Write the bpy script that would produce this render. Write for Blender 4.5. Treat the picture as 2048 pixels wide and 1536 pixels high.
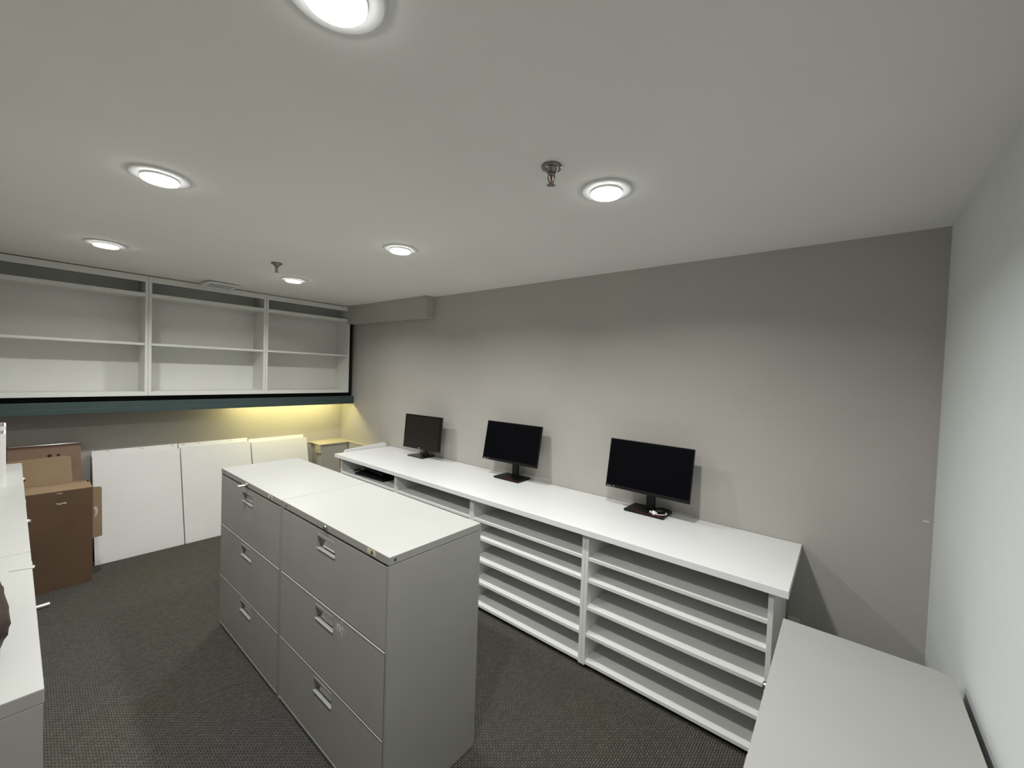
import bpy, bmesh, math, random
from mathutils import Vector, Matrix
random.seed(7)
for o in list(bpy.data.objects): bpy.data.objects.remove(o, do_unlink=True)
SC = bpy.context.scene
COL = SC.collection
PI = math.pi

# ------------------------------------------------------------------ camera
cam_d = bpy.data.cameras.new('camera'); cam = bpy.data.objects.new('camera', cam_d); COL.objects.link(cam)
cam_d.sensor_fit = 'HORIZONTAL'; cam_d.sensor_width = 36.0
cam_d.lens = 817.56 * 36.0 / 2048.0
cam_d.clip_start = 0.02; cam_d.clip_end = 50
_fw = Vector((-0.63140162, 0.77495618, -0.02783733)); _rt = Vector((0.77416854, 0.63201477, 0.03493431)); _up = Vector((-0.04466616, -0.00050679, 0.99900184))
_m = Matrix((( _rt.x, _up.x, -_fw.x, 5.038), (_rt.y, _up.y, -_fw.y, -2.7016), (_rt.z, _up.z, -_fw.z, 1.6866), (0, 0, 0, 1)))
cam.matrix_world = _m
SC.camera = cam

# ------------------------------------------------------------------ world, exposure (all light comes from the lamps of the room)
W = bpy.data.worlds.new('world'); SC.world = W; W.use_nodes = True
W.node_tree.nodes['Background'].inputs[0].default_value = (0.02, 0.02, 0.02, 1)
W.node_tree.nodes['Background'].inputs[1].default_value = 0.3
vs = SC.view_settings
vs.view_transform = 'Standard'; vs.look = 'None'; vs.gamma = 1.0; vs.use_curve_mapping = False
vs.exposure = 0.0
DOWNLIGHT = 13.0                       # radiance of the recessed lamp lenses
BEAM_W = 12.2                          # power of the beam each of them throws down
BEAM_SPREAD = math.radians(150)
DOWNLIGHT_COL = (1.0, 0.995, 0.96)
TUBE = 72.0                            # radiance of the strip lamp below the wall shelves
TUBE_COL = (1.0, 0.87, 0.36)

# ------------------------------------------------------------------ room sizes
L, H, YL = 5.383, 2.4216, -3.14

# ------------------------------------------------------------------ materials
MATS = {}
def mat(name, col, rough=0.5, metal=0.0, spec=0.5, var=0.0, vscale=3.0, bump=0.0, bscale=200.0, coat=0.0):
    if name in MATS: return MATS[name]
    m = bpy.data.materials.new(name); m.use_nodes = True
    nt = m.node_tree; b = nt.nodes['Principled BSDF']
    b.inputs['Roughness'].default_value = rough; b.inputs['Metallic'].default_value = metal
    b.inputs['Specular IOR Level'].default_value = spec
    if coat: b.inputs['Coat Weight'].default_value = coat; b.inputs['Coat Roughness'].default_value = 0.1
    geo = nt.nodes.new('ShaderNodeNewGeometry')
    if var > 0:
        n = nt.nodes.new('ShaderNodeTexNoise'); n.inputs['Scale'].default_value = vscale; n.inputs['Detail'].default_value = 5
        nt.links.new(geo.outputs['Position'], n.inputs['Vector'])
        mr = nt.nodes.new('ShaderNodeMapRange'); mr.inputs['To Min'].default_value = 1 - var; mr.inputs['To Max'].default_value = 1 + var
        mr.inputs['From Min'].default_value = 0.3; mr.inputs['From Max'].default_value = 0.7
        nt.links.new(n.outputs['Fac'], mr.inputs['Value'])
        mx = nt.nodes.new('ShaderNodeMix'); mx.data_type = 'RGBA'; mx.blend_type = 'MULTIPLY'; mx.inputs['Factor'].default_value = 1
        mx.inputs['A'].default_value = (*col, 1); nt.links.new(mr.outputs['Result'], mx.inputs['B'])
        nt.links.new(mx.outputs['Result'], b.inputs['Base Color'])
    else:
        b.inputs['Base Color'].default_value = (*col, 1)
    if bump > 0:
        n2 = nt.nodes.new('ShaderNodeTexNoise'); n2.inputs['Scale'].default_value = bscale; n2.inputs['Detail'].default_value = 2
        nt.links.new(geo.outputs['Position'], n2.inputs['Vector'])
        bp = nt.nodes.new('ShaderNodeBump'); bp.inputs['Strength'].default_value = bump; bp.inputs['Distance'].default_value = 0.002
        nt.links.new(n2.outputs['Fac'], bp.inputs['Height']); nt.links.new(bp.outputs['Normal'], b.inputs['Normal'])
    MATS[name] = m
    return m
def emit(name, col, strength):
    m = bpy.data.materials.new(name); m.use_nodes = True; nt = m.node_tree
    b = nt.nodes['Principled BSDF']; b.inputs['Base Color'].default_value = (0.8, 0.8, 0.8, 1)
    b.inputs['Emission Color'].default_value = (*col, 1); b.inputs['Emission Strength'].default_value = strength
    MATS[name] = m; return m

mat('ceiling_paint', (0.85, 0.845, 0.815), 0.9, spec=0.2, var=0.015, vscale=2, bump=0.15, bscale=120)
mat('white_wall_paint', (0.735, 0.77, 0.775), 0.7, spec=0.3, var=0.015, vscale=3, bump=0.25, bscale=160)
mat('white_laminate', (0.85, 0.86, 0.865), 0.35, spec=0.45, var=0.012, vscale=4)
mat('shelf_laminate', (0.80, 0.81, 0.795), 0.42, spec=0.4, var=0.015, vscale=5)
mat('wall_shelf_paint', (0.76, 0.765, 0.73), 0.5, spec=0.35, var=0.02, vscale=4)
mat('back_board', (0.72, 0.70, 0.60), 0.6, spec=0.3, var=0.03, vscale=6)
mat('panel_white', (0.76, 0.765, 0.755), 0.45, var=0.02, vscale=3)
mat('cabinet_metal', (0.335, 0.33, 0.312), 0.38, spec=0.5, var=0.025, vscale=5, bump=0.05, bscale=500)  # cabinet paint, darkened to stand for shade on its upright faces
mat('cabinet_metal_lit', (0.425, 0.43, 0.412), 0.4, spec=0.5, var=0.015, vscale=5)  # same cabinet paint, lightened to stand for light on tops and edges
mat('pull_metal', (0.42, 0.415, 0.38), 0.3, metal=0.2, spec=0.5)
mat('chrome', (0.75, 0.75, 0.74), 0.18, metal=1.0)
mat('aged_metal', (0.24, 0.235, 0.215), 0.35, metal=1.0)
mat('lock_metal', (0.38, 0.375, 0.36), 0.2, metal=1.0)
mat('tube_metal', (0.7, 0.71, 0.72), 0.4, metal=0.7)
mat('dark_gap', (0.03, 0.03, 0.028), 0.8)
mat('screw_dark', (0.06, 0.055, 0.05), 0.6)
mat('badge_tan', (0.60, 0.55, 0.40), 0.6)
mat('badge_ink', (0.10, 0.10, 0.05), 0.6)
mat('clear_plastic', (0.72, 0.72, 0.69), 0.12, spec=0.8)
mat('paper_white', (0.82, 0.82, 0.80), 0.7)
mat('teal_paint', (0.042, 0.072, 0.070), 0.55, var=0.06, vscale=6)
mat('near_black', (0.006, 0.007, 0.007), 0.7, spec=0.2)
mat('black_plastic', (0.006, 0.006, 0.0065), 0.42, spec=0.25)
mat('black_gloss', (0.008, 0.008, 0.008), 0.12, spec=0.5)
mat('screen_glass', (0.0015, 0.0018, 0.003), 0.3, spec=0.08)
mat('screen_brown', (0.012, 0.0105, 0.007), 0.35, spec=0.3)
mat('red_strip', (0.30, 0.006, 0.012), 0.4)
mat('silver_print', (0.55, 0.55, 0.55), 0.4)
mat('cardboard_dark', (0.135, 0.086, 0.054), 0.85, spec=0.15, var=0.07, vscale=6)
mat('cardboard_light', (0.31, 0.225, 0.14), 0.85, spec=0.15, var=0.06, vscale=7)
mat('cardboard_pink', (0.26, 0.17, 0.125), 0.85, spec=0.15, var=0.07, vscale=7)
mat('cardboard_hole', (0.03, 0.018, 0.012), 0.9)
mat('tape_gloss', (0.62, 0.55, 0.46), 0.15, spec=0.7)
mat('chipboard', (0.30, 0.21, 0.13), 0.9, var=0.2, vscale=120, bump=0.5, bscale=300)
mat('leather_brown', (0.024, 0.012, 0.010), 0.5, spec=0.3, var=0.2, vscale=25, bump=0.4, bscale=90)
mat('wood_cap', (0.52, 0.47, 0.36), 0.6, var=0.08, vscale=20)
mat('outlet_plastic', (0.62, 0.60, 0.56), 0.5)
mat('bulb_red', (0.45, 0.01, 0.01), 0.1)
mat('wire_black', (0.012, 0.012, 0.012), 0.5)
mat('trim_white', (0.80, 0.81, 0.80), 0.5)
emit('lamp_lens', DOWNLIGHT_COL, DOWNLIGHT)
emit('tube_glow', TUBE_COL, TUBE)

def beige_wall():
    m = bpy.data.materials.new('beige_wall_paint'); m.use_nodes = True; nt = m.node_tree; b = nt.nodes['Principled BSDF']
    b.inputs['Roughness'].default_value = 0.62; b.inputs['Specular IOR Level'].default_value = 0.3
    geo = nt.nodes.new('ShaderNodeNewGeometry'); sep = nt.nodes.new('ShaderNodeSeparateXYZ'); nt.links.new(geo.outputs['Position'], sep.inputs[0])
    n = nt.nodes.new('ShaderNodeTexNoise'); n.inputs['Scale'].default_value = 2.2; n.inputs['Detail'].default_value = 3
    nt.links.new(geo.outputs['Position'], n.inputs['Vector'])
    # pale touch-up paint strokes at about 1.55 m
    n2 = nt.nodes.new('ShaderNodeTexNoise'); n2.inputs['Scale'].default_value = 5; n2.inputs['Detail'].default_value = 4
    nt.links.new(geo.outputs['Position'], n2.inputs['Vector'])
    th = nt.nodes.new('ShaderNodeMapRange'); th.inputs['From Min'].default_value = 0.42; th.inputs['From Max'].default_value = 0.75
    nt.links.new(n2.outputs['Fac'], th.inputs['Value'])
    def band(sock, c, w):
        s = nt.nodes.new('ShaderNodeMath'); s.operation = 'SUBTRACT'; nt.links.new(sock, s.inputs[0]); s.inputs[1].default_value = c
        a = nt.nodes.new('ShaderNodeMath'); a.operation = 'ABSOLUTE'; nt.links.new(s.outputs[0], a.inputs[0])
        r = nt.nodes.new('ShaderNodeMapRange'); r.inputs['From Min'].default_value = w; r.inputs['From Max'].default_value = w * 0.2
        nt.links.new(a.outputs[0], r.inputs['Value']); return r.outputs['Result']
    def mul(a, c):
        k = nt.nodes.new('ShaderNodeMath'); k.operation = 'MULTIPLY'; nt.links.new(a, k.inputs[0])
        if isinstance(c, float): k.inputs[1].default_value = c
        else: nt.links.new(c, k.inputs[1])
        return k.outputs[0]
    fac = mul(mul(mul(band(sep.outputs['Z'], 1.55, 0.07), band(sep.outputs['X'], 3.15, 0.95)), th.outputs['Result']), 0.45)
    mr = nt.nodes.new('ShaderNodeMapRange'); mr.inputs['From Min'].default_value = 0.3; mr.inputs['From Max'].default_value = 0.7
    mr.inputs['To Min'].default_value = 0.97; mr.inputs['To Max'].default_value = 1.03; nt.links.new(n.outputs['Fac'], mr.inputs['Value'])
    mx = nt.nodes.new('ShaderNodeMix'); mx.data_type = 'RGBA'; mx.blend_type = 'MULTIPLY'; mx.inputs['Factor'].default_value = 1
    mx.inputs['A'].default_value = (0.455, 0.437, 0.408, 1); nt.links.new(mr.outputs['Result'], mx.inputs['B'])
    m2 = nt.nodes.new('ShaderNodeMix'); m2.data_type = 'RGBA'; nt.links.new(fac, m2.inputs['Factor'])
    nt.links.new(mx.outputs['Result'], m2.inputs['A']); m2.inputs['B'].default_value = (0.51, 0.485, 0.44, 1)
    nt.links.new(m2.outputs['Result'], b.inputs['Base Color'])
    n3 = nt.nodes.new('ShaderNodeTexNoise'); n3.inputs['Scale'].default_value = 220; nt.links.new(geo.outputs['Position'], n3.inputs['Vector'])
    bp = nt.nodes.new('ShaderNodeBump'); bp.inputs['Strength'].default_value = 0.12; bp.inputs['Distance'].default_value = 0.002
    nt.links.new(n3.outputs['Fac'], bp.inputs['Height']); nt.links.new(bp.outputs['Normal'], b.inputs['Normal'])
    MATS['beige_wall_paint'] = m
beige_wall()

def carpet():
    m = bpy.data.materials.new('carpet_loop'); m.use_nodes = True; nt = m.node_tree; b = nt.nodes['Principled BSDF']
    b.inputs['Roughness'].default_value = 0.95; b.inputs['Specular IOR Level'].default_value = 0.1
    geo = nt.nodes.new('ShaderNodeNewGeometry')
    mp = nt.nodes.new('ShaderNodeMapping'); mp.inputs['Rotation'].default_value = (0, 0, math.radians(91)); nt.links.new(geo.outputs['Position'], mp.inputs['Vector'])
    br = nt.nodes.new('ShaderNodeTexBrick'); br.inputs['Scale'].default_value = 1.0
    br.inputs['Brick Width'].default_value = 0.019; br.inputs['Row Height'].default_value = 0.0105; br.inputs['Mortar Size'].default_value = 0.0019
    br.inputs['Mortar Smooth'].default_value = 0.6; br.inputs['Bias'].default_value = 0.0
    br.inputs['Color1'].default_value = (0.95, 0.95, 0.95, 1); br.inputs['Color2'].default_value = (1.3, 1.3, 1.3, 1); br.inputs['Mortar'].default_value = (0.30, 0.30, 0.30, 1)
    nz = nt.nodes.new('ShaderNodeTexNoise'); nz.inputs['Scale'].default_value = 60; nt.links.new(geo.outputs['Position'], nz.inputs['Vector'])
    ad = nt.nodes.new('ShaderNodeMix'); ad.data_type = 'VECTOR'; ad.inputs['Factor'].default_value = 0.006
    nt.links.new(mp.outputs['Vector'], ad.inputs['A']); nt.links.new(nz.outputs['Color'], ad.inputs['B'])
    nt.links.new(ad.outputs['Result'], br.inputs['Vector'])
    n1 = nt.nodes.new('ShaderNodeTexNoise'); n1.inputs['Scale'].default_value = 1.3; n1.inputs['Detail'].default_value = 4; nt.links.new(geo.outputs['Position'], n1.inputs['Vector'])
    cr = nt.nodes.new('ShaderNodeValToRGB'); cr.color_ramp.elements[0].position = 0.35; cr.color_ramp.elements[1].position = 0.65
    cr.color_ramp.elements[0].color = (0.088, 0.085, 0.080, 1); cr.color_ramp.elements[1].color = (0.094, 0.088, 0.073, 1)
    nt.links.new(n1.outputs['Fac'], cr.inputs['Fac'])
    n2 = nt.nodes.new('ShaderNodeTexNoise'); n2.inputs['Scale'].default_value = 260; n2.inputs['Detail'].default_value = 2; nt.links.new(geo.outputs['Position'], n2.inputs['Vector'])
    r2 = nt.nodes.new('ShaderNodeMapRange'); r2.inputs['From Min'].default_value = 0.3; r2.inputs['From Max'].default_value = 0.7
    r2.inputs['To Min'].default_value = 0.8; r2.inputs['To Max'].default_value = 1.2; nt.links.new(n2.outputs['Fac'], r2.inputs['Value'])
    x1 = nt.nodes.new('ShaderNodeMix'); x1.data_type = 'RGBA'; x1.blend_type = 'MULTIPLY'; x1.inputs['Factor'].default_value = 1
    nt.links.new(cr.outputs['Color'], x1.inputs['A']); nt.links.new(br.outputs['Color'], x1.inputs['B'])
    x2 = nt.nodes.new('ShaderNodeMix'); x2.data_type = 'RGBA'; x2.blend_type = 'MULTIPLY'; x2.inputs['Factor'].default_value = 1
    nt.links.new(x1.outputs['Result'], x2.inputs['A']); nt.links.new(r2.outputs['Result'], x2.inputs['B'])
    nt.links.new(x2.outputs['Result'], b.inputs['Base Color'])
    bp = nt.nodes.new('ShaderNodeBump'); bp.inputs['Strength'].default_value = 0.6; bp.inputs['Distance'].default_value = 0.004
    nt.links.new(br.outputs['Color'], bp.inputs['Height']); nt.links.new(bp.outputs['Normal'], b.inputs['Normal'])
    MATS['carpet_loop'] = m
carpet()

def scuffed_metal(name, cx, cz):
    """cabinet paint with a few pale rubbed marks around (cx, cz)"""
    m = MATS['cabinet_metal'].copy(); m.name = name; nt = m.node_tree; b = nt.nodes['Principled BSDF']
    src = b.inputs['Base Color'].links[0].from_socket
    geo = nt.nodes.new('ShaderNodeNewGeometry')
    d = nt.nodes.new('ShaderNodeVectorMath'); d.operation = 'SUBTRACT'; nt.links.new(geo.outputs['Position'], d.inputs[0]); d.inputs[1].default_value = (cx, -1.85, cz)
    s = nt.nodes.new('ShaderNodeVectorMath'); s.operation = 'MULTIPLY'; nt.links.new(d.outputs[0], s.inputs[0]); s.inputs[1].default_value = (1 / 0.045, 0, 1 / 0.05)
    ln = nt.nodes.new('ShaderNodeVectorMath'); ln.operation = 'LENGTH'; nt.links.new(s.outputs[0], ln.inputs[0])
    a = nt.nodes.new('ShaderNodeMapRange'); a.inputs['From Min'].default_value = 1.0; a.inputs['From Max'].default_value = 0.3; nt.links.new(ln.outputs['Value'], a.inputs['Value'])
    n = nt.nodes.new('ShaderNodeTexNoise'); n.inputs['Scale'].default_value = 55; nt.links.new(geo.outputs['Position'], n.inputs['Vector'])
    t = nt.nodes.new('ShaderNodeMapRange'); t.inputs['From Min'].default_value = 0.5; t.inputs['From Max'].default_value = 0.6; nt.links.new(n.outputs['Fac'], t.inputs['Value'])
    k = nt.nodes.new('ShaderNodeMath'); k.operation = 'MULTIPLY'; nt.links.new(a.outputs['Result'], k.inputs[0]); nt.links.new(t.outputs['Result'], k.inputs[1])
    mx = nt.nodes.new('ShaderNodeMix'); mx.data_type = 'RGBA'; nt.links.new(k.outputs[0], mx.inputs['Factor']); nt.links.new(src, mx.inputs['A']); mx.inputs['B'].default_value = (0.75, 0.74, 0.71, 1)
    nt.links.new(mx.outputs['Result'], b.inputs['Base Color'])
    MATS[name] = m

# ------------------------------------------------------------------ mesh helpers
def newbm(): return bmesh.new()
def add_box(bm, x0, x1, y0, y1, z0, z1, bevel=0.0, seg=2):
    if x0 > x1: x0, x1 = x1, x0
    if y0 > y1: y0, y1 = y1, y0
    if z0 > z1: z0, z1 = z1, z0
    vs_ = [bm.verts.new(p) for p in ((x0,y0,z0),(x1,y0,z0),(x1,y1,z0),(x0,y1,z0),(x0,y0,z1),(x1,y0,z1),(x1,y1,z1),(x0,y1,z1))]
    fs = [bm.faces.new([vs_[i] for i in f]) for f in ((3,2,1,0),(4,5,6,7),(0,1,5,4),(1,2,6,5),(2,3,7,6),(3,0,4,7))]
    if bevel > 0:
        es = set()
        for f in fs: es.update(f.edges)
        bmesh.ops.bevel(bm, geom=list(es), offset=bevel, segments=seg, profile=0.5, affect='EDGES')
    return bm
def box(x0, x1, y0, y1, z0, z1, bevel=0.0, seg=2): return add_box(newbm(), x0, x1, y0, y1, z0, z1, bevel, seg)
def add_lathe(bm, prof, n=32, c=(0,0,0), axis='z', cap=True):
    """prof: list of (r, h) from first to last ring"""
    rings = []
    for r, h in prof:
        ring = []
        for i in range(n):
            a = 2 * PI * i / n; u, v = r * math.cos(a), r * math.sin(a)
            p = (u, v, h) if axis == 'z' else ((u, h, v) if axis == 'y' else (h, u, v))
            ring.append(bm.verts.new((c[0] + p[0], c[1] + p[1], c[2] + p[2])))
        rings.append(ring)
    for a, b in zip(rings, rings[1:]):
        for i in range(n): bm.faces.new((a[i], a[(i + 1) % n], b[(i + 1) % n], b[i]))
    if cap:
        bm.faces.new(rings[0]); bm.faces.new(rings[-1])
    return bm
def add_tube(bm, pts, r, n=8):
    pts = [Vector(p) for p in pts]; rings = []
    for i, p in enumerate(pts):
        t = (pts[min(i + 1, len(pts) - 1)] - pts[max(i - 1, 0)]).normalized()
        u = t.cross(Vector((0, 0, 1)))
        if u.length < 1e-3: u = t.cross(Vector((1, 0, 0)))
        u.normalize(); v = t.cross(u)
        rr = r[i] if isinstance(r, (list, tuple)) else r
        rings.append([bm.verts.new(p + (u * math.cos(2 * PI * k / n) + v * math.sin(2 * PI * k / n)) * rr) for k in range(n)])
    for a, b in zip(rings, rings[1:]):
        for k in range(n): bm.faces.new((a[k], a[(k + 1) % n], b[(k + 1) % n], b[k]))
    bm.faces.new(rings[0]); bm.faces.new(rings[-1])
    return bm
def add_prism(bm, poly, axis, a, b):
    """extrude a 2-d polygon along an axis between a and b; poly in the other two axes in xyz order"""
    def P(p, t): return {'x': (t, p[0], p[1]), 'y': (p[0], t, p[1]), 'z': (p[0], p[1], t)}[axis]
    A = [bm.verts.new(P(p, a)) for p in poly]; B = [bm.verts.new(P(p, b)) for p in poly]
    n = len(poly)
    bm.faces.new(A); bm.faces.new(B[::-1])
    for i in range(n): bm.faces.new((A[i], B[i], B[(i + 1) % n], A[(i + 1) % n]))
    return bm
def mesh_of(name, bm, smooth=None):
    bmesh.ops.recalc_face_normals(bm, faces=bm.faces[:])
    me = bpy.data.meshes.new(name); bm.to_mesh(me); bm.free()
    if smooth is not None:
        for p in me.polygons: p.use_smooth = True
        me.set_sharp_from_angle(angle=math.radians(smooth))
    return me
def obj(name, bm, m, parent=None, smooth=None, loc=None, rot=None):
    me = mesh_of(name, bm, smooth) if isinstance(bm, bmesh.types.BMesh) else bm
    o = bpy.data.objects.new(name, me); COL.objects.link(o)
    if m is not None and not me.materials: me.materials.append(MATS[m] if isinstance(m, str) else m)
    if parent is not None: o.parent = parent
    if loc is not None: o.location = loc
    if rot is not None: o.rotation_euler = rot
    return o
def tag(o, label, cat, group=None):
    o['label'] = label; o['category'] = cat
    if group: o['group'] = group
    return o
def thing(name, label, cat, loc=(0,0,0), rotz=0.0, group=None, rot=None):
    o = bpy.data.objects.new(name, None); COL.objects.link(o); o.empty_display_size = 0.1
    o.location = loc; o.rotation_euler = rot if rot else (0, 0, rotz)
    return tag(o, label, cat, group)
def struct(name, bm, m, parent=None, smooth=None):
    o = obj(name, bm, m, parent, smooth)
    if parent is None: o['kind'] = 'structure'
    return o
def copy_tree(o, parent=None):
    c = o.copy(); COL.objects.link(c)
    if parent is not None: c.parent = parent
    for ch in list(o.children): copy_tree(ch, c)
    return c
def text_mesh(txt, size, depth=0.0004):
    cu = bpy.data.curves.new('lettering', 'FONT'); cu.body = txt; cu.size = size; cu.extrude = depth; cu.align_x = 'LEFT'
    o = bpy.data.objects.new('lettering', cu); COL.objects.link(o)
    dg = bpy.context.evaluated_depsgraph_get(); me = bpy.data.meshes.new_from_object(o.evaluated_get(dg))
    bpy.data.objects.remove(o, do_unlink=True); bpy.data.curves.remove(cu)
    me.materials.clear()
    return me

# ================================================================== THE ROOM
T = 0.12
struct('floor', box(-T, L + T, YL - T, T, -0.08, 0.0), 'carpet_loop')
struct('wall_back', box(-T, L + T, 0.0, T, 0.0, H), 'beige_wall_paint')
struct('wall_far', box(-T, 0.0, YL, 0.0, 0.0, H), 'beige_wall_paint')
struct('wall_right', box(L, L + T, YL, 0.0, 0.0, H), 'white_wall_paint')
struct('wall_left', box(-T, L + T, YL - T, YL, 0.0, H), 'beige_wall_paint')
struct('ceiling', box(-T, L + T, YL - T, T, H, H + 0.1), 'ceiling_paint')
# boxed-in beam under the ceiling along the beige wall
struct('trim_1', box(0.307, 1.787, -0.104, 0.0, 2.208, H, 0.002), 'beige_wall_paint')
# low ledges in the far corner
struct('trim_2', box(0.0, 0.045, -2.0, -0.05, 0.0, 0.752), 'beige_wall_paint')
struct('trim_3', box(0.0, 1.10, -0.045, 0.0, 0.0, 0.752), 'beige_wall_paint')
struct('trim_4', add_box(box(0.0, 0.05, -2.0, -0.05, 0.752, 0.764, 0.002), 0.0, 1.10, -0.05, 0.0, 0.752, 0.764, 0.002), 'wood_cap')
# ragged paint bead where the beige wall meets the white wall
# ================================================================== RECESSED LAMPS
def downlight(x, y, label):
    t = thing('recessed_ceiling_light', label, 'ceiling light', (x, y, H), 0, 'recessed lamps in the ceiling')
    bm = add_lathe(newbm(), [(0.098, 0.0), (0.100, -0.003), (0.097, -0.0065), (0.092, -0.0075), (0.076, -0.0068), (0.0635, -0.0065), (0.0612, -0.0140)], 48, cap=False)
    obj('trim_ring', bm, 'trim_white', t, 40)
    bm = add_lathe(newbm(), [(0.0608, -0.0138), (0.0607, -0.0180), (0.057, -0.0225), (0.040, -0.0250), (0.02, -0.026)], 48, cap=True)
    obj('lens', bm, 'lamp_lens', t, 60)
    ld = bpy.data.lights.new('beam', 'AREA'); ld.shape = 'DISK'; ld.size = 0.104; ld.energy = BEAM_W; ld.color = DOWNLIGHT_COL; ld.spread = BEAM_SPREAD
    lo = bpy.data.objects.new('beam', ld); COL.objects.link(lo); lo.parent = t; lo.location = (0, 0, -0.0275)
    return t
downlight(4.228, -2.30, 'round recessed lamp cut off by the top edge of the photo')
downlight(2.881, -2.325, 'round recessed lamp in the upper left, nearest to the left edge')
downlight(1.335, -2.317, 'small round recessed lamp above the leftmost white wall shelf')
downlight(4.272, -1.212, 'round recessed lamp right beside the larger ceiling sprinkler')
downlight(2.888, -1.193, 'round recessed lamp in the middle of the ceiling, alone')
downlight(1.325, -1.165, 'smallest round recessed lamp, beside the far sprinkler')

# ================================================================== SPRINKLERS
def sprinkler(x, y, rz, label):
    t = thing('ceiling_sprinkler', label, 'sprinkler', (x, y, H), rz, 'ceiling sprinklers')
    obj('escutcheon', add_lathe(newbm(), [(0.036, 0), (0.036, -0.007), (0.033, -0.011), (0.024, -0.010), (0.020, -0.018), (0.014, -0.024)], 32), 'aged_metal', t, 35)
    bm = newbm()
    for k in range(4):
        a = PI / 4 + k * PI / 2
        b2 = box(0.019, 0.030, -0.005, 0.005, -0.0125, -0.0095); bmesh.ops.rotate(b2, verts=b2.verts[:], cent=(0,0,0), matrix=Matrix.Rotation(a, 3, 'Z'))
        me = bpy.data.meshes.new('tmp'); b2.to_mesh(me); b2.free(); bm.from_mesh(me); bpy.data.meshes.remove(me)
    obj('slots', bm, 'trim_white', t)
    obj('body', add_lathe(newbm(), [(0.0125, -0.020), (0.0125, -0.030), (0.010, -0.033)], 6), 'aged_metal', t)
    for s in (-1, 1):
        obj('frame_arm', add_tube(newbm(), [(s * 0.009, 0, -0.030), (s * 0.012, 0, -0.040), (s * 0.009, 0, -0.052), (s * 0.002, 0, -0.060)], 0.0026, 8), 'aged_metal', t, 60)
    obj('bulb', add_lathe(newbm(), [(0.0015, -0.033), (0.003, -0.037), (0.003, -0.050), (0.0015, -0.056)], 12), 'bulb_red', t, 60)
    bm = add_lathe(newbm(), [(0.004, -0.058), (0.004, -0.064), (0.009, -0.0655), (0.009, -0.067)], 24)
    for k in range(12):
        a = 2 * PI * k / 12
        b2 = box(0.008, 0.0165, -0.0016, 0.0016, -0.067, -0.0658); bmesh.ops.rotate(b2, verts=b2.verts[:], cent=(0,0,0), matrix=Matrix.Rotation(a, 3, 'Z'))
        me = bpy.data.meshes.new('tmp'); b2.to_mesh(me); b2.free(); bm.from_mesh(me); bpy.data.meshes.remove(me)
    obj('deflector', bm, 'aged_metal', t)
sprinkler(4.199, -1.492, 0.7, 'larger metal ceiling sprinkler in the middle of the ceiling')
sprinkler(1.803, -1.482, 0.5, 'small dark far sprinkler above the wall shelves')

# ceiling vent cover hanging loose in front of the wall shelves
t = thing('ceiling_vent', 'thin white vent cover hanging slightly loose beside the wall shelves', 'vent', (0.475, -1.47, H - 0.004), rot=(0.02, -0.10, 0.12))
obj('frame', add_box(add_box(add_box(box(-0.105, -0.075, -0.125, 0.125, -0.026, -0.008, 0.002), 0.075, 0.105, -0.125, 0.125, -0.026, -0.014, 0.002), -0.075, 0.075, -0.125, -0.100, -0.026, -0.012), -0.075, 0.075, 0.100, 0.125, -0.026, -0.012), 'trim_white', t)
for k in range(6):
    o = obj('slat', box(-0.010, 0.010, -0.0995, 0.0995, -0.001, 0.001), 'trim_white', t, loc=(-0.0625 + k * 0.025, 0, -0.020), rot=(0, 0.6, 0))

# ================================================================== WALL SHELVES
XS = 0.30                                   # front plane
def wall_shelf(y0, y1, label):
    """open white unit between y0 (camera-left) and y1"""
    t = thing('wall_shelf', label, 'wall shelf', (0, (y0 + y1) / 2, 1.372), 0, 'white open wall shelves')
    w = (y1 - y0) / 2 - 0.0008; p = 0.0215; X0 = 0.012; m = 'wall_shelf_paint'; zt = 2.415 - 1.372
    for s in (-1, 1):
        obj('side_panel', box(X0, XS, s * w, s * (w - p), 0.0, zt, 0.0012), m, t)
    obj('back_panel', box(0.004, X0, -w, w, 0.0, zt), m, t)
    obj('top_panel', box(X0, XS - 0.02, -w + p, w - p, zt - 0.02, zt - 0.001), m, t)
    obj('top_rail', box(XS - 0.02, XS + 0.0006, -w + p, w - p, zt - 0.052, zt - 0.0005, 0.001), m, t)
    obj('bottom_panel', box(X0, XS + 0.0008, -w + p, w - p, 0.0, 0.036, 0.001), m, t)
    o = obj('shelf', box(X0, XS - 0.002, -w + p, w - p, 2.233 - 1.372, 2.268 - 1.372, 0.001), m, t)
    o = obj('shelf', box(X0, XS - 0.012, -w + p, w - p, 1.814 - 1.372, 1.834 - 1.372, 0.001), m, t)
    return t
wall_shelf(-1.006, -0.070, 'open white wall shelf at the right end, next to the beige wall')
wall_shelf(-1.941, -1.006, 'open white wall shelf, the middle one of three')
wall_shelf(-2.876, -1.941, 'open white wall shelf on the left, cut by the photo edge')

# dark carrier under and behind the shelves, near-black in the recess and at the end
t = thing('shelf_carrier', 'dark teal painted ledge running below the white wall shelves', 'shelf ledge', (0, 0, 1.235))
obj('front_lip', box(0.285, 0.305, -3.12, -0.004, 0.0, 0.094, 0.002), 'teal_paint', t)
obj('lip_bead', box(0.3052, 0.311, -3.12, -0.004, 0.0, 0.042, 0.002), 'teal_paint', t)
obj('ledge_board', box(0.0, 0.285, -3.12, -0.004, 0.066, 0.092), 'teal_paint', t)
obj('recess_strip', box(0.004, 0.235, -3.12, -0.004, 0.092, 0.137), 'near_black', t)
obj('end_panel', box(0.004, 0.283, -0.066, -0.030, 0.137, 0.969), 'near_black', t)
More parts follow.
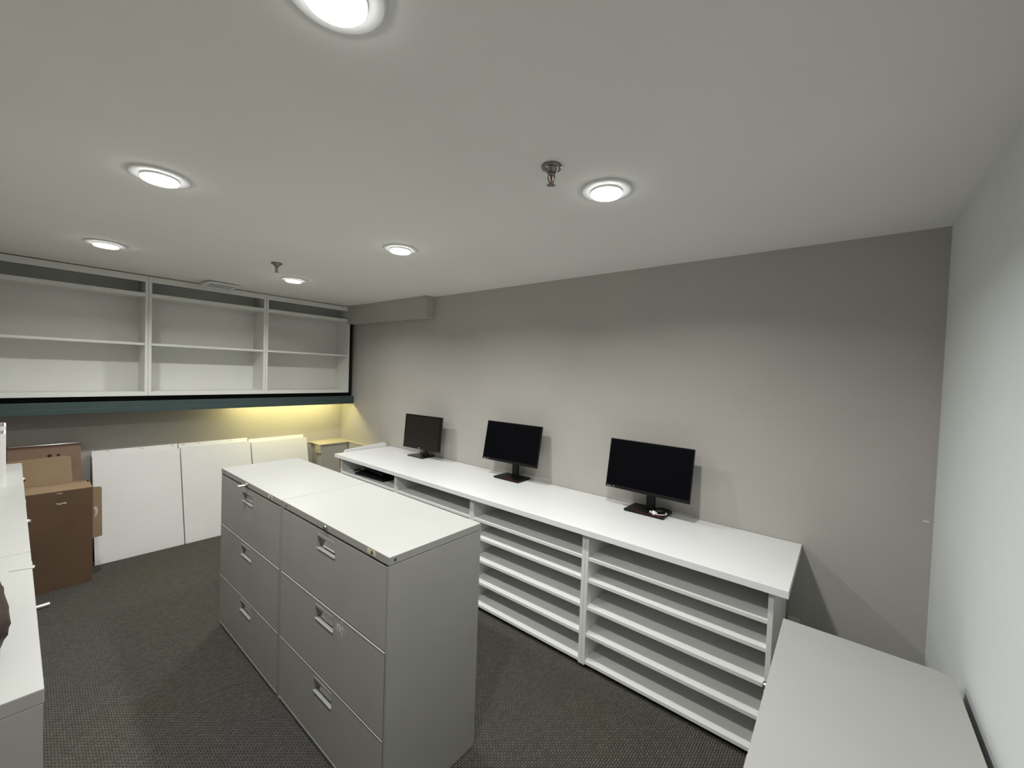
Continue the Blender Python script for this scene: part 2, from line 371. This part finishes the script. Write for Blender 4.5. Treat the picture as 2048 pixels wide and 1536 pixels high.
# strip lamp hidden behind the lip
t = thing('strip_light', 'yellowish strip lamp hidden below the teal ledge', 'strip light', (0.235, -0.66, 1.3005))
obj('housing', box(-0.028, 0.028, -0.58, 0.58, -0.018, 0.0, 0.002), 'trim_white', t)
obj('tube', add_tube(newbm(), [(0, -0.56, -0.027), (0, 0.56, -0.027)], 0.0085, 16), 'tube_glow', t, 60)
for s in (-1, 1): obj('socket', box(-0.011, 0.011, s * 0.56, s * 0.578, -0.038, -0.016, 0.002), 'trim_white', t)

# ================================================================== WORKTOPS AND LOW SHELF UNITS
ZC = 0.816; YC = -0.655; YB = -0.622
def worktop(x0, x1, label):
    o = obj('worktop', box(0, x1 - x0, 0, -YC - 0.004, -0.034, 0, 0.0015), 'white_laminate', None, loc=(x0, YC, ZC))
    tag(o, label, 'worktop', 'white worktops along the beige wall')
worktop(1.115, 3.0045, 'long white worktop in the far corner, carrying the left monitor')
worktop(3.0055, 4.895, 'long white worktop nearer the camera, carrying the right monitor')
SHELF_TOPS = [0.649, 0.523, 0.366, 0.209, 0.050]
def low_unit(x0, x1, label):
    t = thing('open_shelf_unit', label, 'shelf unit', ((x0 + x1) / 2, YB, 0.0), 0, 'open shelf units under the worktops')
    w = (x1 - x0) / 2 - 0.0006; p = 0.0205; D = 0.60; m = 'shelf_laminate'; zt = ZC - 0.0345
    for s in (-1, 1): obj('side_panel', box(s * w, s * (w - p), 0, D, 0.024, zt, 0.001), m, t)
    obj('back_panel', box(-w + p, w - p, D - 0.012, D - 0.002, 0.03, zt), 'back_board', t)
    obj('plinth', box(-w + 0.01, w - 0.01, 0.05, D - 0.02, 0.0, 0.0235), 'dark_gap', t)
    zs = None
    for i, z in enumerate(SHELF_TOPS):
        obj('shelf', box(-w + p, w - p, 0.002, D - 0.012, z - 0.019, z, 0.0012), m, t)
    return t
xs = [1.178, 2.098, 3.013, 3.928, 4.842]
low_unit(xs[0], xs[1], 'open white shelf unit at the far end with black keyboards inside')
low_unit(xs[1], xs[2], 'open white shelf unit mostly hidden behind the grey filing cabinets')
low_unit(xs[2], xs[3], 'open white shelf unit left of the one at the near end')
low_unit(xs[3], xs[4], 'open white shelf unit at the near end under the worktop')

# ================================================================== FILING CABINETS
scuffed_metal('cabinet_metal_scuffed', 3.49, 0.625)
def drawer_front(w, h, hx0, hx1, hz0, hz1, th=0.02):
    """plate from x 0..w, z 0..h, front at y=0, with a rectangular opening"""
    bm = newbm()
    xs_ = [0, hx0, hx1, w]; zs_ = [0, hz0, hz1, h]
    F = [[bm.verts.new((x, 0, z)) for x in xs_] for z in zs_]; B = [[bm.verts.new((x, th, z)) for x in xs_] for z in zs_]
    for j in range(3):
        for i in range(3):
            if i == 1 and j == 1: continue
            bm.faces.new((F[j][i], F[j][i+1], F[j+1][i+1], F[j+1][i])); bm.faces.new((B[j][i], B[j+1][i], B[j+1][i+1], B[j][i+1]))
    for j in range(3):
        bm.faces.new((F[j][0], F[j+1][0], B[j+1][0], B[j][0])); bm.faces.new((F[j][3], B[j][3], B[j+1][3], F[j+1][3]))
        bm.faces.new((F[0][j], B[0][j], B[0][j+1], F[0][j+1])); bm.faces.new((F[3][j], F[3][j+1], B[3][j+1], B[3][j]))
    for a, b in (((1,1),(1,2)), ((1,2),(2,2)), ((2,2),(2,1)), ((2,1),(1,1))):
        bm.faces.new((F[a[0]][a[1]], F[b[0]][b[1]], B[b[0]][b[1]], B[a[0]][a[1]]))
    return bm
def file_cabinet(loc, rotz, label, w=0.914, d=0.468, h=1.015, splits=(0.982, 0.667, 0.341, 0.034), key=False, chamfer=0.0, scuff=False, lock=True, seam=0.0018, badge_x=0.80, group='grey lateral filing cabinets'):
    t = thing('filing_cabinet', label, 'filing cabinet', loc, rotz, group)
    m = 'cabinet_metal'; e = 0.0007; cz = splits[0] + 0.002
    # case
    for s in (0, 1):
        x0, x1 = (e, 0.014) if s == 0 else (w - 0.014, w - e)
        obj('side_panel', box(x0, x1, 0.0, d, 0.004, cz - seam, 0.0008), m, t)
    obj('back_panel', box(0.014, w - 0.014, d - 0.01, d, 0.004, cz), m, t)
    obj('inner_case', box(0.0142, w - 0.0142, 0.055, d - 0.0102, 0.03, cz - 0.003), 'dark_gap', t)
    obj('base', box(0.014, w - 0.014, 0.004, d - 0.01, 0.0, splits[-1] - 0.004, 0.0008), m, t)
    # top cap, a folded sheet
    bm = newbm()
    if chamfer:
        c = chamfer
        add_prism(bm, [(e, -0.002), (w - e, -0.002), (w - e, d), (c * 0.35, d), (e, d - c)], 'z', cz, h)
    else:
        add_prism(bm, [(e, -0.002), (w - e, -0.002), (w - e, d), (e, d)], 'z', cz, h)
    bmesh.ops.bevel(bm, geom=[x for x in bm.edges], offset=0.0022, segments=2, profile=0.5, affect='EDGES')
    top = obj('top_cap', bm, 'cabinet_metal_lit', t)
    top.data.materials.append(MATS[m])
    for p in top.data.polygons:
        if p.normal.z < 0.5: p.material_index = 1  # only the upward faces keep the lit tone
    obj('screw', add_lathe(newbm(), [(0.0052, 0.001), (0.0052, -0.0012), (0.003, -0.0016)], 10, (0.055, -0.0022, h - 0.015), 'y'), 'screw_dark', top)
    obj('screw', add_lathe(newbm(), [(0.0052, 0.001), (0.0052, -0.0012), (0.003, -0.0016)], 10, (w - 0.0, 0.022, h - 0.014), 'x'), 'screw_dark', top)
    # lock
    if lock:
        lk = obj('lock', add_lathe(newbm(), [(0.0115, 0.002), (0.0115, -0.0045), (0.009, -0.008), (0.005, -0.009)], 24, (w / 2 - 0.006, -0.003, h - 0.0165), 'y'), 'lock_metal', t, 40)
        obj('keyhole', box(w / 2 - 0.0075, w / 2 - 0.0045, -0.0128, -0.0119, h - 0.021, h - 0.012), 'dark_gap', lk)
        if key:
            bm = box(w / 2 - 0.014, w / 2 + 0.012, -0.050, -0.0130, h - 0.0155, h - 0.0135, 0.0006)
            obj('key', bm, 'clear_plastic', lk)
    # maker's badge
    bx = badge_x
    bd = obj('badge', box(bx - 0.028, bx + 0.028, -0.0032, -0.002, h - 0.024, h - 0.006, 0.0003), 'badge_tan', t)
    bm = add_lathe(newbm(), [(0.0065, 0.0), (0.0065, -0.0006)], 12, (bx + 0.004, -0.0032, h - 0.014), 'y'); add_box(bm, bx - 0.004, bx + 0.012, -0.0038, -0.0032, h - 0.021, h - 0.0185)
    obj('emblem', bm, 'badge_ink', bd)
    # drawers
    n = len(splits) - 1
    for i in range(n):
        z1, z0 = splits[i], splits[i + 1]
        gap_top = 0.008 if i == 0 else 0.0055
        fx0 = 0.0155; fw = w - 2 * fx0; fh = z1 - z0 - gap_top - 0.0015
        hx0 = fw / 2 - 0.078 - 0.006; hx1 = hx0 + 0.157; hz1 = fh - 0.019; hz0 = hz1 - 0.064
        mm = 'cabinet_metal_scuffed' if (scuff and i == 1) else m
        dr = obj('drawer', drawer_front(fw, fh, hx0, hx1, hz0, hz1), mm, t, loc=(fx0, -0.0005 - (0.0022 if i else 0.0), z0 + 0.0015))
        # pull pocket: five faces behind the opening
        bm = newbm(); dd = 0.032
        A = [bm.verts.new(p) for p in ((hx0, 0.0195, hz0), (hx1, 0.0195, hz0), (hx1, 0.0195, hz1), (hx0, 0.0195, hz1))]
        B = [bm.verts.new(p) for p in ((hx0 + 0.004, dd, hz0 + 0.004), (hx1 - 0.004, dd, hz0 + 0.004), (hx1 - 0.004, dd, hz1), (hx0 + 0.004, dd, hz1))]
        bm.faces.new(B)
        for k in range(4): bm.faces.new((A[k], A[(k + 1) % 4], B[(k + 1) % 4], B[k]))
        obj('pull_pocket', bm, 'pull_metal', dr)
        bm = box(hx0, hx1, -0.004, 0.004, hz0 - 0.0025, hz0 + 0.0015, 0.0006); obj('pull_lip', bm, 'cabinet_metal_lit', dr)
        bm = box(hx0 + 0.002, hx1 - 0.002, -0.001, 0.012, hz1 - 0.012, hz1 + 0.0005, 0.0008); obj('pull_hood', bm, m, dr)
        # card holder, tilted inside the pocket
        lh = obj('label_holder', box(-0.050, 0.050, -0.001, 0.001, -0.017, 0.017), 'clear_plastic', dr, loc=((hx0 + hx1) / 2 + 0.004, 0.018, hz0 + 0.026), rot=(-0.45, 0, 0))
        if i: obj('drawer_edge', box(0.0, fw, -0.0018, 0.012, fh - 0.0008, fh + 0.0010, 0.0003), 'cabinet_metal_lit', dr)  # lighter tone paints the light caught by the drawer's top edge
    obj('base_edge', box(0.0155, w - 0.0155, -0.004, 0.01, splits[-1] - 0.005, splits[-1] - 0.0025, 0.0003), 'cabinet_metal_lit', t)  # lit tone painted along the base edge too
    return t
# the pair standing free in the room, drawers to the left
file_cabinet((1.985, -1.851, 0), 0.0, 'grey three-drawer filing cabinet of the middle pair, farther one with key in lock', key=True, badge_x=0.78)
file_cabinet((2.900, -1.850, 0), 0.0, 'grey three-drawer filing cabinet of the middle pair, nearer one with scuffed drawer', badge_x=0.80, scuff=True)
# the row along the left edge of the photo, backs against the left wall
for i, (xe, lab) in enumerate([(3.810, 'filing cabinet at the left edge nearest the camera, brown bag on top'),
                               (2.895, 'filing cabinet at the left edge, the middle one of its row'),
                               (1.980, 'filing cabinet at the left edge, the far one, white open boxes on top')]):
    fc = file_cabinet((xe, -2.660, 0), PI, lab, group='filing cabinets in a row along the left edge', lock=i > 0, seam=0.0)
    if i == 0:   # peeling strip of tape at the front edge, in the cabinet's own coordinates
        obj('tape_strip', add_prism(newbm(), [(0.735, -0.006), (0.760, -0.008), (0.768, 0.040), (0.752, 0.046), (0.744, 0.018)], 'z', 1.0152, 1.0164), 'cabinet_metal_lit', fc)
# low one in the lower right corner, drawers away from the view
file_cabinet((4.889, -0.742, 0), -PI / 2, 'low pale grey filing cabinet in the lower right corner against the white wall', h=0.742, splits=(0.709, 0.3715, 0.034), chamfer=0.045, group='low filing cabinet')

# ================================================================== MONITORS
def monitor_slim(bx, px, label, yaw, tilt, pz, py):
    t = thing('monitor', label, 'monitor', (bx, -0.092, ZC), 0, 'flat black monitors on the worktops')
    # base plate
    obj('base', add_prism(newbm(), [(-0.128, -0.086), (0.128, -0.086), (0.122, 0.086), (-0.122, 0.086)], 'z', 0.0005, 0.014), 'black_plastic', t)
    obj('red_strip', box(-0.052, 0.112, -0.083, -0.079, 0.0138, 0.0146), 'red_strip', t)
    cx = px - bx; cy = py + 0.092; cz = pz - ZC
    obj('stand_column', box(cx - 0.026, cx + 0.028, 0.012, 0.040, 0.013, cz + 0.02, 0.004), 'black_plastic', t)
    R = Matrix.Rotation(yaw, 4, 'Z') @ Matrix.Rotation(-tilt, 4, 'X')
    def put(o): o.matrix_local = Matrix.Translation((cx, cy, cz)) @ R; return o
    w, h = 0.272, 0.1615
    fr = put(obj('display_case', box(-w, w, -0.001, 0.016, -h, h, 0.0015), 'black_plastic', t))
    obj('rear_bulge', add_box(newbm(), -0.15, 0.15, 0.016, 0.036, -0.10, 0.10, 0.012), 'black_plastic', fr)
    obj('screen', box(-w + 0.006, w - 0.004, -0.0016, -0.0008, -h + 0.019, h - 0.006), 'screen_glass', fr)
    obj('chin', box(-w, w, -0.0026, 0.0, -h, -h + 0.0175, 0.0006), 'black_plastic', fr)
    o = obj('lettering', text_mesh('Lenovo', 0.0105), 'silver_print', fr, loc=(-w + 0.010, -0.0030, -h + 0.005), rot=(PI / 2, 0, 0))
    obj('logo_dot', add_lathe(newbm(), [(0.0035, 0), (0.0035, -0.0006)], 12, (-w + 0.060, -0.0026, -h + 0.0085), 'y'), 'silver_print', fr)
    return t
def monitor_old():
    t = thing('monitor', 'older glossy-footed monitor with brownish screen, the farthest of three', 'monitor', (1.775, -0.09, ZC), 0, 'flat black monitors on the worktops')
    obj('base', add_prism(newbm(), [(-0.118, -0.088), (0.112, -0.084), (0.100, 0.085), (-0.100, 0.085)], 'z', 0.0005, 0.011), 'black_gloss', t)
    cx, cy, cz = 1.843 - 1.775, -0.153 + 0.09, 1.069 - ZC
    obj('stand_neck', add_tube(newbm(), [(0.03, 0.02, 0.01), (0.035, 0.012, 0.06), (0.045, 0.0, 0.12), (0.06, -0.02, 0.2)], [0.034, 0.022, 0.026, 0.03], 12), 'black_gloss', t, 50)
    R = Matrix.Rotation(math.radians(5.1), 4, 'Z') @ Matrix.Rotation(-math.radians(4.7), 4, 'X')
    w, h = 0.25, 0.1665
    fr = obj('display_case', box(-w, w, 0.0, 0.022, -h, h, 0.002), 'black_gloss', t); fr.matrix_local = Matrix.Translation((cx, cy, cz)) @ R
    obj('screen', box(-w + 0.017, w - 0.017, -0.0008, 0.0, -h + 0.024, h - 0.013), 'screen_brown', fr)
    obj('chin', box(-w + 0.001, w - 0.001, -0.0016, 0.0, -h + 0.001, -h + 0.022, 0.0005), 'screen_brown', fr)
    bm = newbm(); add_prism(bm, [(-0.010, -0.0025), (0.010, -0.0025), (0.013, 0.0), (0.010, 0.0025), (-0.010, 0.0025), (-0.013, 0.0)], 'y', -0.0024, -0.0016)
    for v in bm.verts: v.co.z += -h + 0.012; v.co.x -= 0.02
    obj('emblem', bm, 'silver_print', fr)
    obj('rear_bulge', box(-0.16, 0.16, 0.022, 0.045, -0.11, 0.11, 0.012), 'black_gloss', fr)
monitor_old()
monitor_slim(2.948, 2.960, 'slim black monitor with red-striped foot in the middle of three', math.radians(2.9), math.radians(10.9), 1.115, -0.136)
monitor_slim(4.085, 4.090, 'slim black monitor nearest the camera, mouse lying on its foot', math.radians(-1.7), math.radians(9.8), 1.108, -0.148)

# mouse with its white cable on the foot of the near monitor
ZB = ZC + 0.0146
t = thing('computer_mouse', 'black computer mouse lying on the near monitor foot', 'mouse', (4.178, -0.078, ZB), math.radians(28))
bm = newbm(); bmesh.ops.create_uvsphere(bm, u_segments=24, v_segments=14, radius=1.0)
for v in bm.verts:
    x, y, z = v.co
    v.co = (x * 0.052, y * 0.030 * (1 - 0.12 * x), max(z, -0.25) * 0.024 + 0.0062)
obj('shell', bm, 'black_plastic', t, 50)
obj('wheel', add_lathe(newbm(), [(0.008, -0.003), (0.008, 0.003)], 16, (-0.026, 0, 0.0225), 'y'), 'dark_gap', t)
obj('logo_plate', box(0.010, 0.026, -0.005, 0.001, 0.0280, 0.0292, 0.0004), 'silver_print', t)
bm = newbm(); pts = []
for k in range(60):
    a = k / 59 * 2 * PI * 2.2
    pts.append((0.046 * math.cos(a) * (1 + 0.06 * math.sin(3 * a)), 0.030 * math.sin(a), 0.003 + 0.0015 * (k / 59) * 3))
o = obj('white_cable', add_tube(bm, pts, 0.0022, 8), 'paper_white', None, 60, loc=(4.168, -0.128, ZB), rot=(0, 0, 0.35))
tag(o, 'thin white cable coiled beside the mouse', 'cable')
bm = newbm(); bmesh.ops.create_grid(bm, x_segments=9, y_segments=7, size=1)
for v in bm.verts:
    x, y = v.co.x, v.co.y
    v.co = (x * 0.022, y * 0.014, 0.010 + 0.006 * math.sin(5 * x + 2 * y) + 0.004 * math.sin(7 * y - 3 * x))
bmesh.ops.solidify(bm, geom=bm.faces[:], thickness=0.004)
o = obj('paper_scrap', bm, 'paper_white', None, loc=(4.140, -0.150, ZB), rot=(0, 0, 0.2))
tag(o, 'crumpled white scrap on the foot of the near monitor', 'paper scrap')

# ================================================================== KEYBOARDS in the far shelf bay
def keyboard(loc, rotz, tilt, label):
    t = thing('keyboard', label, 'keyboard', loc, group='black keyboards piled on the top shelf', rot=(tilt, 0, rotz))
    obj('case', add_prism(newbm(), [(-0.075, 0.0), (0.075, 0.0), (0.075, 0.026), (0.06, 0.028), (-0.075, 0.014)], 'x', -0.22, 0.22), 'black_plastic', t)
    kb = None
    for r in range(5):
        for c in range(15):
            z = 0.0145 + (r * 0.024 + 0.02) * 0.1
            me = kb
            if kb is None:
                kb = mesh_of('key', box(-0.0105, 0.0105, -0.0095, 0.0095, 0, 0.007, 0.0015, 1)); kb.materials.append(MATS['black_plastic'])
            k = bpy.data.objects.new('key', kb); COL.objects.link(k); k.parent = t
            k.location = (-0.19 + c * 0.027 + (r % 2) * 0.008, -0.056 + r * 0.026, z); k.rotation_euler = (0.1, 0, 0)
    return t
keyboard((1.60, -0.50, 0.6495), 0.06, 0.0, 'black keyboard lying at the bottom in the far shelf bay')
keyboard((1.56, -0.43, 0.6875), -0.12, 0.0, 'black keyboard lying on top of another in the far shelf bay')
bm = newbm(); pts = [(1.24 + 0.005 * k, -0.50 + 0.05 * math.sin(k * 0.45), 0.6525 + 0.004 * abs(math.sin(k * 0.6))) for k in range(22)]
o = obj('black_cable', add_tube(bm, pts, 0.003, 8), 'wire_black', None, 60); tag(o, 'black cable snaking in front of the keyboards', 'cable')

# ================================================================== THINGS IN THE FAR CORNER
# white boards leaning on the far wall, two deep
def lean_board(y0, y1, xb, lean, zt, tk, label, marks=()):
    ln = zt / math.cos(lean); w = y1 - y0
    t = thing('leaning_board', label, 'board', (xb, (y0 + y1) / 2, 0.0), group='white boards leaning on the far wall', rot=(0, -lean, 0))
    # local: z along the board, front face at x=0, thickness to -x
    obj('board', box(-tk, 0, -w / 2, w / 2, 0.0, ln, 0.0015), 'panel_white', t)
    for y in marks:
        obj('clip', add_prism(newbm(), [(y - 0.014, ln - 0.012), (y + 0.016, ln - 0.016), (y + 0.010, ln - 0.010), (y - 0.010, ln - 0.004)], 'x', 0.0, 0.003), 'badge_tan', t)
for (y0, y1, zt, zr, side, mk) in ((-2.270, -1.688, 0.858, 0.888, 'leftmost, beside the cardboard box', (-0.19, 0.03, 0.255)),
                                   (-1.680, -1.094, 0.864, 0.886, 'middle of three', (-0.255, -0.13, 0.14)),
                                   (-1.084, -0.510, 0.850, 0.868, 'rightmost, behind the filing cabinets', ())):
    lean_board(y0, y1, 0.385, 0.245, zt, 0.034, 'white board in front of the far wall pair, ' + side)
    lean_board(y0 + 0.004, y1 + 0.004, 0.345, 0.305, zr, 0.034, 'white board behind another, its top edge showing, ' + side, mk)

# boxed pipe chase with wooden cap in the corner
t = thing('corner_box', 'low beige boxed-in corner with a pale wooden cap', 'boxing', (0.05, -0.055, 0))
obj('casing', box(0.0, 0.225, -0.325, 0.0, 0.0, 0.748), 'beige_wall_paint', t)
obj('cap', box(-0.0, 0.242, -0.352, 0.004, 0.7485, 0.763, 0.002), 'wood_cap', t)
obj('side_block', box(0.120, 0.232, -0.346, -0.326, 0.655, 0.748, 0.001), 'wood_cap', t)

# white board standing behind the far end of the worktop
o = obj('end_board', add_prism(newbm(), [(-0.245, 0.0), (0.245, 0.0), (0.245, 0.845), (0.225, 0.863), (-0.222, 0.836), (-0.245, 0.815)], 'x', -0.011, 0.011), 'white_laminate', None, loc=(1.095, -0.300, 0.0))
tag(o, 'white board with slanted ends standing behind the far worktop end', 'board')
# broken chipboard strip hanging at the far end of the worktop
bm = newbm(); poly = [(-0.028, 0.0), (0.012, 0.0), (0.014, -0.06), (0.006, -0.10), (0.012, -0.17), (-0.002, -0.78), (-0.016, -0.78), (-0.012, -0.12), (-0.022, -0.09), (-0.016, -0.05)]
o = obj('chipboard_strip', add_prism(bm, poly, 'y', -0.009, 0.009), 'chipboard', None, loc=(1.152, -0.600, 0.7805)); tag(o, 'broken brown chipboard strip at the far end of the worktop', 'board')

# ------------------------------------------------------------------ cardboard
t = thing('cardboard_box', 'brown cardboard box with open flaps standing at the left', 'box', (0.69, -2.555, 0))
# local: front x=0, depth to -x, y -0.245..0.245
D, WY, HZ, tk = 0.285, 0.245, 0.716, 0.005
bm = newbm()
add_box(bm, -tk, 0, -WY, WY, 0, HZ); obj('front_wall', bm, 'cardboard_dark', t)
obj('back_wall', box(-D, -D + tk, -WY, WY, 0, HZ), 'cardboard_dark', t)
obj('side_wall', box(-D + tk, -tk, WY - tk, WY, 0, HZ), 'cardboard_dark', t)
obj('side_wall', box(-D + tk, -tk, -WY, -WY + tk, 0, HZ), 'cardboard_dark', t)
obj('bottom', box(-D + tk, -tk, -WY + tk, WY - tk, 0, tk), 'cardboard_dark', t)
# front flap folded in, slightly wavy
bm = newbm(); NX, NY = 5, 12; top = []; bot = []
for i in range(NX + 1):
    for j in range(NY + 1):
        x = -0.135 * i / NX; y = -WY + 0.004 + (2 * WY - 0.008) * j / NY
        z = HZ + 0.0005 + 0.012 * (i / NX) ** 2 + 0.002 * math.sin(j * 1.7 + i) * (i / NX)
        top.append(bm.verts.new((x, y, z + 0.004))); bot.append(bm.verts.new((x, y, z)))
def G(a, i, j): return a[i * (NY + 1) + j]
for i in range(NX):
    for j in range(NY):
        bm.faces.new((G(top, i, j), G(top, i + 1, j), G(top, i + 1, j + 1), G(top, i, j + 1)))
        bm.faces.new((G(bot, i, j), G(bot, i, j + 1), G(bot, i + 1, j + 1), G(bot, i + 1, j)))
for j in range(NY):
    bm.faces.new((G(top, 0, j), G(top, 0, j + 1), G(bot, 0, j + 1), G(bot, 0, j))); bm.faces.new((G(top, NX, j), G(bot, NX, j), G(bot, NX, j + 1), G(top, NX, j + 1)))
for i in range(NX):
    bm.faces.new((G(top, i, 0), G(bot, i, 0), G(bot, i + 1, 0), G(top, i + 1, 0))); bm.faces.new((G(top, i, NY), G(top, i + 1, NY), G(bot, i + 1, NY), G(bot, i, NY)))
obj('front_flap', bm, 'cardboard_light', t)
obj('inner_flap', box(-D + tk, -0.137, -WY + tk, WY - 0.012, HZ - 0.004, HZ - 0.0005), 'cardboard_light', t)
# back flap raised
bm = newbm(); add_prism(bm, [(-WY, 0.0), (WY - 0.085, 0.0), (WY - 0.095, 0.205), (WY - 0.13, 0.212), (-WY + 0.01, 0.200)], 'x', -0.0025, 0.0025)
obj('back_flap', bm, 'cardboard_light', t, loc=(-D - 0.004, 0, HZ - 0.004), rot=(0, -0.18, 0))
# right flap sticking out sideways
bm = newbm(); add_prism(bm, [(WY - 0.001, 0.312), (WY + 0.056, 0.318), (WY + 0.052, 0.690), (WY + 0.044, 0.702), (WY + 0.012, 0.704), (WY - 0.001, 0.712)], 'x', -0.055, -0.050)
obj('side_flap', bm, 'cardboard_light', t)
obj('tape_piece', add_prism(newbm(), [(0.060, 0.634), (0.080, 0.629), (0.100, 0.634), (0.112, 0.628), (0.110, 0.620), (0.095, 0.626), (0.078, 0.620), (0.062, 0.627)], 'x', 0.0, 0.0012), 'tape_gloss', t)
obj('tape_piece', add_prism(newbm(), [(0.055, 0.700), (0.075, 0.706), (0.092, 0.703), (0.090, 0.699), (0.070, 0.701)], 'x', 0.0, 0.0012), 'tape_gloss', t)
obj('torn_patch', add_prism(newbm(), [(0.0, 0.0), (0.014, 0.012), (0.026, -0.02), (0.018, -0.06), (0.006, -0.075), (0.010, -0.03)], 'x', 0, 0.001), 'tape_gloss', t, loc=(-0.0499, WY + 0.008, 0.545))

# flattened carton leaning on the far wall behind the box
th = math.atan2(0.33 - 0.035, 0.972)
t = thing('flat_carton', 'flattened reddish-brown carton with dark holes leaning behind the box', 'cardboard', (0.345, -2.525, 0.0), rot=(0, -th, 0))
ln = math.hypot(0.295, 0.972)
obj('sheet', box(-0.012, 0, -0.195, 0.195, 0.0, ln, 0.001), 'cardboard_pink', t)
obj('sheet', box(-0.026, -0.0125, -0.215, 0.198, 0.0, ln + 0.006, 0.001), 'cardboard_light', t)
for y in (0.022, 0.070):
    obj('hole_patch', add_lathe(newbm(), [(0.013 if y < 0.05 else 0.010, -0.0005), (0.013 if y < 0.05 else 0.010, 0.0006)], 16, (0, y, ln - 0.094), 'x'), 'cardboard_hole', t)
obj('tape_edge', box(-0.013, 0.0008, -0.19, 0.19, ln - 0.006, ln + 0.001), 'tape_gloss', t)

# metal tube end on the carpet by the cabinet row
o = obj('metal_tube', add_lathe(newbm(), [(0.014, 0.0), (0.014, -0.26), (0.0115, -0.26), (0.0115, 0.0), (0.014, 0.0)], 20, (0, 0, 0), 'y', cap=False), 'tube_metal', None, 40, loc=(0.935, -2.535, 0.0145), rot=(0, 0, 0.10))
tag(o, 'short shiny metal tube lying on the carpet beside the cardboard box', 'tube')

# ================================================================== ON THE LEFT CABINETS
def file_box(x0, x1, h, label):
    """white open-topped file box, x0..x1 deep, right side at y=0 local"""
    t = thing('file_box', label, 'file box', (x1, -2.7185, 1.0155), 0.0, 'white open file boxes')
    d = x1 - x0; w = 0.24; k = 0.006; r = 0.018
    def rrect(x_0, x_1, y_0, y_1, rr, n=5):
        out = []
        for cx, cy, a0 in ((x_1 - rr, y_1 - rr, 0), (x_0 + rr, y_1 - rr, PI / 2), (x_0 + rr, y_0 + rr, PI), (x_1 - rr, y_0 + rr, 1.5 * PI)):
            for i in range(n + 1):
                a = a0 + PI / 2 * i / n; out.append((cx + rr * math.cos(a), cy + rr * math.sin(a)))
        return out
    O = rrect(-d, 0, -w, 0, r); I = rrect(-d + k, -k, -w + k, -k, r - k)
    bm = newbm(); n = len(O)
    ob = [bm.verts.new((*p, 0)) for p in O]; ot = [bm.verts.new((*p, h)) for p in O]
    it = [bm.verts.new((*p, h)) for p in I]; ib = [bm.verts.new((*p, 0.01)) for p in I]
    bm.faces.new(ob); bm.faces.new(ib)
    for A, B in ((ob, ot), (ot, it), (it, ib)):
        for i in range(n): bm.faces.new((A[i], A[(i + 1) % n], B[(i + 1) % n], B[i]))
    obj('shell', bm, 'paper_white', t, 40)
    obj('shade_fill', box(-d + k + 0.002, -k - 0.002, -w + k + 0.02, -k - 0.004, 0.011, h - 0.022), 'leather_brown', t)  # dark block put in to paint the shade inside the open box
    bm = newbm()
    for zz, hh in ((0.175, 0.030), (0.145, 0.012), (0.128, 0.008)): add_box(bm, -d * 0.5 - 0.006, -d * 0.5 + 0.006, 0.0, 0.0006, zz, zz + hh)
    obj('print_marks', bm, 'silver_print', t)
    return t
file_box(1.575, 1.765, 0.272, 'white open file box on the far left cabinet, the nearer of two')
file_box(1.355, 1.565, 0.287, 'white open file box on the far left cabinet, behind the nearer one')

# crumpled dark brown bag
bm = newbm(); bmesh.ops.create_uvsphere(bm, u_segments=40, v_segments=24, radius=1.0)
for v in bm.verts:
    x, y, z = v.co
    f = 1 + 0.10 * math.sin(7 * x + 2 * z) * math.cos(5 * y) + 0.06 * math.sin(13 * y + 9 * x) + 0.04 * math.sin(17 * z + 11 * x)
    sx = math.copysign(abs(x) ** 0.6, x); sy = math.copysign(abs(y) ** 0.55, y)
    v.co = (sx * 0.225 * f, sy * 0.150 * (0.8 + 0.2 * f), max(0.0, (z * f + 0.82) * 0.065))
bag = thing('brown_bag', 'crumpled dark brown leather bag at the left photo edge', 'bag', (3.495, -2.855, 1.0158), 0.02)
obj('body', bm, 'leather_brown', bag, 70)
obj('strap', add_tube(newbm(), [(-0.10, -0.02, 0.10), (-0.06, -0.05, 0.15), (0.02, -0.06, 0.165), (0.09, -0.04, 0.15), (0.12, -0.01, 0.10)], 0.008, 10), 'leather_brown', bag, 60)

# outlet on the beige wall behind the low cabinet
t = thing('wall_outlet', 'small grey outlet plate low on the beige wall', 'outlet', (4.876, -0.0005, 0.352))
obj('plate', box(-0.029, 0.029, -0.006, 0.0, -0.057, 0.057, 0.002), 'outlet_plastic', t)
for z in (-0.022, 0.022): obj('socket', box(-0.015, 0.015, -0.0075, -0.006, z - 0.013, z + 0.013, 0.001), 'outlet_plastic', t)
# small paint chip near the white corner
o = obj('wall_chip', add_prism(newbm(), [(-0.010, -0.002), (0.010, -0.004), (0.011, 0.001), (-0.009, 0.003)], 'y', -0.001, 0.0), 'paper_white', None, loc=(5.358, -0.0002, 1.061))
tag(o, 'tiny white chip on the beige wall by the corner', 'paint chip')
